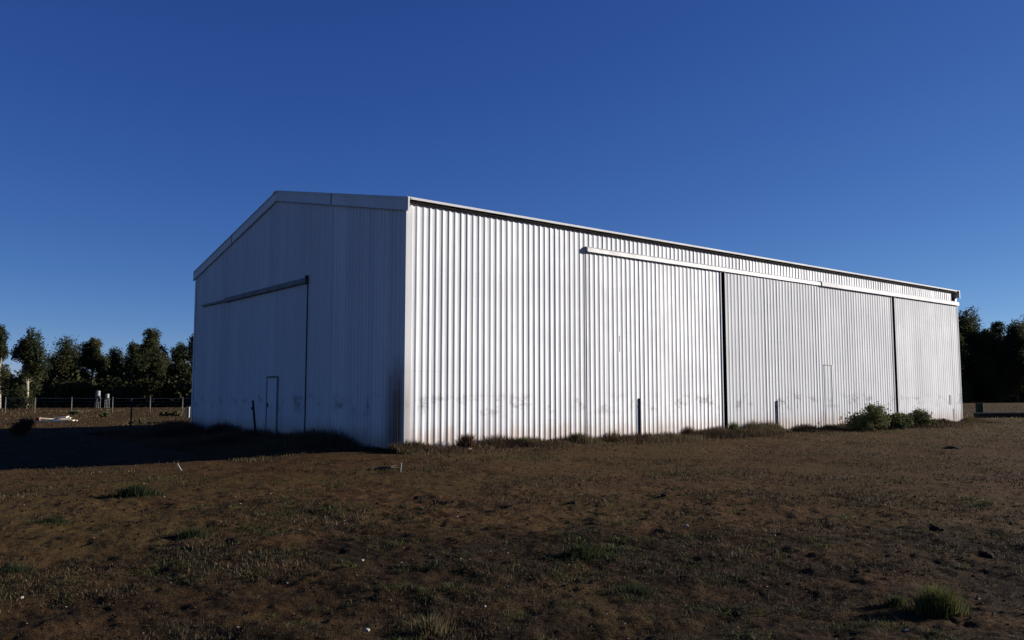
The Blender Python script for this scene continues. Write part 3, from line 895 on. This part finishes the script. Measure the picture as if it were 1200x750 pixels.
shrub(at(27, 511), 1.25, 0.95, 9, 'round dark reddish dry shrub at the edge of the shadow, far left', M_REDWEED, 7000, 0.04, 14)
for i, (px, py, w, h, lab) in enumerate([(88, 486, 1.6, 0.35, 'low dark bush between the pale timber pile and the left fence'), (124, 489, 0.9, 0.45, 'small dark bush right of the pale timber pile'),
        (196, 487, 1.4, 0.45, 'dark bush left of the white post beside the shed'), (208, 487, 1.3, 0.5, 'green bush next to the white post beside the shed'), (170, 496, 3.0, 0.3, 'wide flat weedy bush left of the gable, beyond the shadow')]):
    shrub(at(px, py), w, h, 60+i, lab, M_SHRUB, 2500, 0.06, 10, group='low bushes on the flat left of the shed')

# ------------------------------------------------------------------ star pickets
def picket(p, h, label, tilt=(0, 0), mat=M_POST, r=0.035, clip=True):
    t = empty('steel_picket', tuple(p)); tag(t, label, 'post', 'steel pickets round the shed')
    t.rotation_euler = (tilt[0], tilt[1], 0.4)
    m = MB()
    for k in range(3):
        M = Matrix.Rotation(k*2*math.pi/3, 4, 'Z')
        m.box((0.002, -0.006, -0.3), (r, 0.006, h), M)
    m.build('stake', mat, t)
    if clip:
        m = MB(); m.box((-0.075, -0.025, h-0.30), (-0.012, 0.025, h-0.20)); m.build('wire_clip', mat, t)
    m = MB(); m.tube([(0, 0, h-0.003), (0, 0, h+0.03)], [r*0.9, r*0.7], 6); m.build('cap', mat, t)
    return t
picket(wall_pt(9.30, 0.06), 1.36, 'dark steel picket in front of the first door, sunlit wall', r=0.032)
picket(wall_pt(17.35, 0.08), 1.22, 'rusty steel picket in front of the second door leaf', mat=simple('rusty_picket', (0.16, 0.10, 0.07), 0.8, 0.2, 0.4, 8), r=0.04)
gp = to_world(-0.55, 9.2); picket(Vector((gp[0], gp[1], gz(*gp))), 1.28, 'leaning dark picket beside the small door in the gable', (0.0, -0.10), r=0.045)
picket(at(153, 500), 1.45, 'dark picket standing on the flat left of the shed', r=0.05)
picket(at(465, 547), 1.75, 'thin grey stake in front of the near corner of the shed', mat=M_POST, r=0.009, clip=False)

M_PEG = simple('pale_peg_paint', (0.22, 0.21, 0.19), 0.8, 0, 0.1, 4)
def peg(p, label, h=0.18, tilt=0.1):
    t = empty('pale_peg', tuple(p)); tag(t, label, 'peg', 'pale pegs in the ground')
    t.rotation_euler = (0.1, tilt, 0)
    m = MB(); m.tube([(0, 0, -0.05), (0, 0, h*0.8), (0, 0, h)], [0.02, 0.019, 0.014], 8); m.build('stake', M_PEG, t)
    m = MB(); m.tube([(0, 0, h), (0, 0, h+0.012)], [0.024, 0.02], 8); m.build('cap', M_PEG, t)
peg(at(469, 556), 'pale peg in the ground before the near corner of the shed')
peg(at(212, 551), 'leaning pale peg at the front edge of the shed shadow', 0.16, -0.5)
# fallen weathered log beside the peg
p = at(452, 554)
t = empty('fallen_branch', (p.x, p.y, p.z+0.02), 0.1); tag(t, 'dark weathered branch lying beside the pale peg', 'branch')
m = MB(); m.tube([(-0.40, 0, 0.0), (-0.15, 0.05, 0.02), (0.12, -0.03, 0.03), (0.36, 0.02, 0.0)], [0.012, 0.028, 0.026, 0.01], 7); m.build('limb', M_DARKWOOD, t)
m = MB(); m.tube([(0.05, 0, 0.03), (0.16, 0.10, 0.06), (0.26, 0.18, 0.05)], [0.012, 0.008, 0.004], 6); m.build('twig', M_DARKWOOD, t)

# ------------------------------------------------------------------ single stones and clods one can pick out
def rock(p, s, label, mat, name='stone', cat='stone', flat=0.6, seed=0, group=None):
    bm_v = []; f = []
    R = random.Random(seed); nu, nv = 10, 6
    for i in range(nv+1):
        th = math.pi*i/nv
        for j in range(nu):
            ph = 2*math.pi*j/nu
            k = 1+0.28*math.sin(3*ph+seed)*math.sin(th)*0.6+R.uniform(-0.26, 0.22)
            bm_v.append((s*k*math.sin(th)*math.cos(ph), s*0.75*k*math.sin(th)*math.sin(ph), s*flat*math.cos(th)*k))
    for i in range(nv):
        for j in range(nu):
            a = i*nu+j; b = i*nu+(j+1) % nu
            f.append((a, a+nu, b+nu, b))
    me = bpy.data.meshes.new(name); me.from_pydata(bm_v, [], f); me.update()
    o = link(name, me, mat); o.location = (p[0], p[1], p[2]+s*flat*0.15); o.rotation_euler = (0, 0, seed)
    tag(o, label, cat, group)
GK = 'dark clods lying on the bare soil'
rock(at(670, 593), 0.13, 'flat dark clod on the bare soil, middle of the picture', M_CLOD, 'dark_clod', 'clod', 0.3, 1, GK)
rock(at(1095, 621), 0.10, 'dark clod lying above the bright green tuft', M_CLOD, 'dark_clod', 'clod', 0.4, 2, GK)
rock(at(1157, 648), 0.085, 'dark pointed clod near the right edge', M_CLOD, 'dark_clod', 'clod', 0.6, 3, GK)
rock(at(778, 580), 0.06, 'small dark clod on bare soil right of the middle', M_CLOD, 'dark_clod', 'clod', 0.7, 4, GK)
rock(at(1115, 526), 0.28, 'wide dark clod before the right end of the shed', M_CLOD, 'dark_clod', 'clod', 0.25, 5, GK)
rock(at(490, 583), 0.08, 'reddish dark clod below the near corner', M_CLOD, 'dark_clod', 'clod', 0.5, 6, GK)
rock(wall_pt(1.55, 0.85), 0.085, 'pale stone lying at the foot of the reddish weed clump', M_PALESTONE, 'stone', 'stone', 0.7, 7)
for i, (px, py, s, lab) in enumerate([(425, 657, 0.022, 'small white stone left of the bottom centre'), (540, 659, 0.02, 'small white stone in the middle foreground'),
        (25, 702, 0.02, 'white stone at the lower left edge'), (430, 735, 0.03, 'flat pale stone at the bottom, left of the dry tuft'),
        (1062, 733, 0.02, 'white stone below the bright green tuft'), (568, 709, 0.018, 'pale stone right of the dry stalky tuft'), (805, 619, 0.03, 'pale stone right of the middle foreground')]):
    rock(at(px, py), s, lab, M_PALESTONE, 'stone', 'stone', 0.6, 20+i, 'pale stones in the foreground')

# ------------------------------------------------------------------ pale timber pile
p = at(66, 494)
t = empty('timber_pile', (p.x, p.y, p.z), 0.12); tag(t, 'pile of pale boards lying on the flat, left of the shed', 'timber pile')
for i, (cx_, cz, ln, wd, rz, ry) in enumerate([(-0.2, 0.03, 1.7, 0.28, 0.05, 0.0), (0.25, 0.09, 1.6, 0.25, -0.12, 0.03), (0.15, 0.16, 1.2, 0.3, 0.2, -0.06), (-0.45, 0.17, 0.9, 0.22, 0.4, 0.10), (0.35, 0.24, 0.7, 0.3, -0.3, -0.12), (0.7, 0.06, 0.9, 0.2, 0.15, 0.02)]):
    m = MB(); m.box((-ln/2, -wd/2, -0.025), (ln/2, wd/2, 0.03))
    o = m.build('board', M_TIMBER, t); o.location = (cx_, 0.1*(i % 3)-0.1, cz+0.02); o.rotation_euler = (0.25 if i in (2, 4) else 0.05, ry, rz)
m = MB(); m.box((-1.15, -0.12, 0.0), (-0.95, 0.12, 0.28)); m.build('chock', simple('red_paint', (0.16, 0.06, 0.045), 0.8, 0, 0.4, 6), t)

# ------------------------------------------------------------------ left fence
YF = 72
f = empty('rail_fence', (col_at(40, YF), YF, gz(col_at(40, YF), YF))); tag(f, 'low fence of pale posts and a thin rail before the gum trees', 'fence')
fx = f.location.x; fz = f.location.z
pm = MB(); pm.tube([(0, 0, -0.2), (0, 0, 1.38)], [0.05, 0.045], 6)
first = None
xs = [-30, 6.5, 41, 84, 132, 176, 214, 262]
for px in xs:
    X = col_at(px, YF)
    if first is None: first = pm.build('post', M_PALEPOST, f, True); o = first
    else: o = first.copy(); COL.objects.link(o); o.parent = f
    o.location = (X-fx, 0, gz(X, YF)-fz)
xa, xb = col_at(-60, YF)-fx, col_at(300, YF)-fx
m = MB(); m.tube([(xa, -0.05, 1.28), (xb, -0.05, 1.26)], [0.022, 0.022], 6); m.build('rail', M_GALV, f)
for z in (0.35, 0.7, 1.0):
    m = MB(); m.tube([(xa, -0.05, z), (xb, -0.05, z)], [0.010, 0.010], 4); m.build('wire', M_GALV, f)
# white post beside the shed
p = at(220.5, 489)
t = empty('white_post', tuple(p)); tag(t, 'short white post just left of the far gable corner', 'post')
m = MB(); m.box((-0.08, -0.08, -0.2), (0.08, 0.08, 0.72)); m.build('stake', M_DULLWHITE, t)
m = MB(); m.prism([(-0.10, 0.722), (0.10, 0.722), (0.0, 0.80)], -0.10, 0.10, 'x'); m.build('cap', M_DULLWHITE, t)

# ------------------------------------------------------------------ white drums among the trees
def drum(px, Y, w, z0, z1, label):
    x = col_at(px, Y); g0 = gz(x, Y)
    t = empty('white_drum', (x, Y, g0)); tag(t, label, 'drum', 'white drums under the gum trees')
    m = MB(); n = 7; zs = [z0+(z1-z0)*q/n for q in range(n+1)]
    m.tube([(0, 0, z) for z in zs], [w/2*(0.96 if q in (0, n) else (1.0 if q % 2 else 0.97)) for q in range(n+1)], 14); m.build('barrel', M_DULLWHITE, t, True)
    m = MB(); m.tube([(0.1*w, 0, z1), (0.1*w, 0, z1+0.05)], [w*0.1, w*0.1], 8); m.build('cap', M_STEEL, t)
    if z0 > 0.05:
        m = MB()
        for a in (-1, 1):
            for b in (-1, 1): m.box((a*w*0.4-0.03, b*w*0.4-0.03, -0.1), (a*w*0.4+0.03, b*w*0.4+0.03, z0-0.003))
        m.box((-w*0.5, -w*0.5, z0-0.05), (w*0.5, w*0.5, z0-0.003)); m.build('stand', M_GALV, t)
drum(114.5, 94, 0.5, 1.15, 1.95, 'larger white drum on a stand under the gum trees')
drum(125.5, 94, 0.42, 1.1, 1.6, 'smaller white drum on a stand, right of the larger one')

# ------------------------------------------------------------------ trough and drum on the right
p = at(1178, 489)
t = empty('water_trough', (p.x+0.3, p.y, p.z), 0.05); tag(t, 'long low dark water trough with pale rim, right of the shed', 'trough')
m = MB(); m.box((-2.4, -0.35, -0.03), (2.4, 0.35, 0.04)); m.box((-2.4, -0.35, 0.04), (2.4, -0.30, 0.30)); m.box((-2.4, 0.30, 0.04), (2.4, 0.35, 0.30)); m.box((-2.4, -0.30, 0.04), (-2.34, 0.30, 0.30)); m.box((2.34, -0.30, 0.04), (2.4, 0.30, 0.30))
m.build('basin', M_TROUGH, t)
m = MB(); m.box((-2.44, -0.39, 0.302), (2.44, -0.29, 0.35)); m.box((-2.44, 0.29, 0.302), (2.44, 0.39, 0.35)); m.box((-2.44, -0.289, 0.302), (-2.34, 0.289, 0.35)); m.box((2.34, -0.289, 0.302), (2.44, 0.289, 0.35))
m.build('rim', M_PALEPOST, t)
m = MB(); m.box((-2.335, -0.295, 0.042), (2.335, 0.295, 0.24)); m.build('water', M_WATER, t)
p = at(1161, 486)
t = empty('green_drum', (p.x, p.y+1.5, p.z)); tag(t, 'faded green drum standing behind the trough', 'drum')
m = MB(); m.tube([(0, 0, -0.02), (0, 0, 0.28), (0, 0, 0.3), (0, 0, 0.32), (0, 0, 0.56), (0, 0, 0.58), (0, 0, 0.6), (0, 0, 0.88)], [0.3, 0.3, 0.315, 0.3, 0.3, 0.315, 0.3, 0.3], 16); m.build('barrel', M_GREENDRUM, t)
m = MB(); m.tube([(0, 0, 0.882), (0, 0, 0.90)], [0.31, 0.31], 16); m.build('lid', M_GREENDRUM, t)
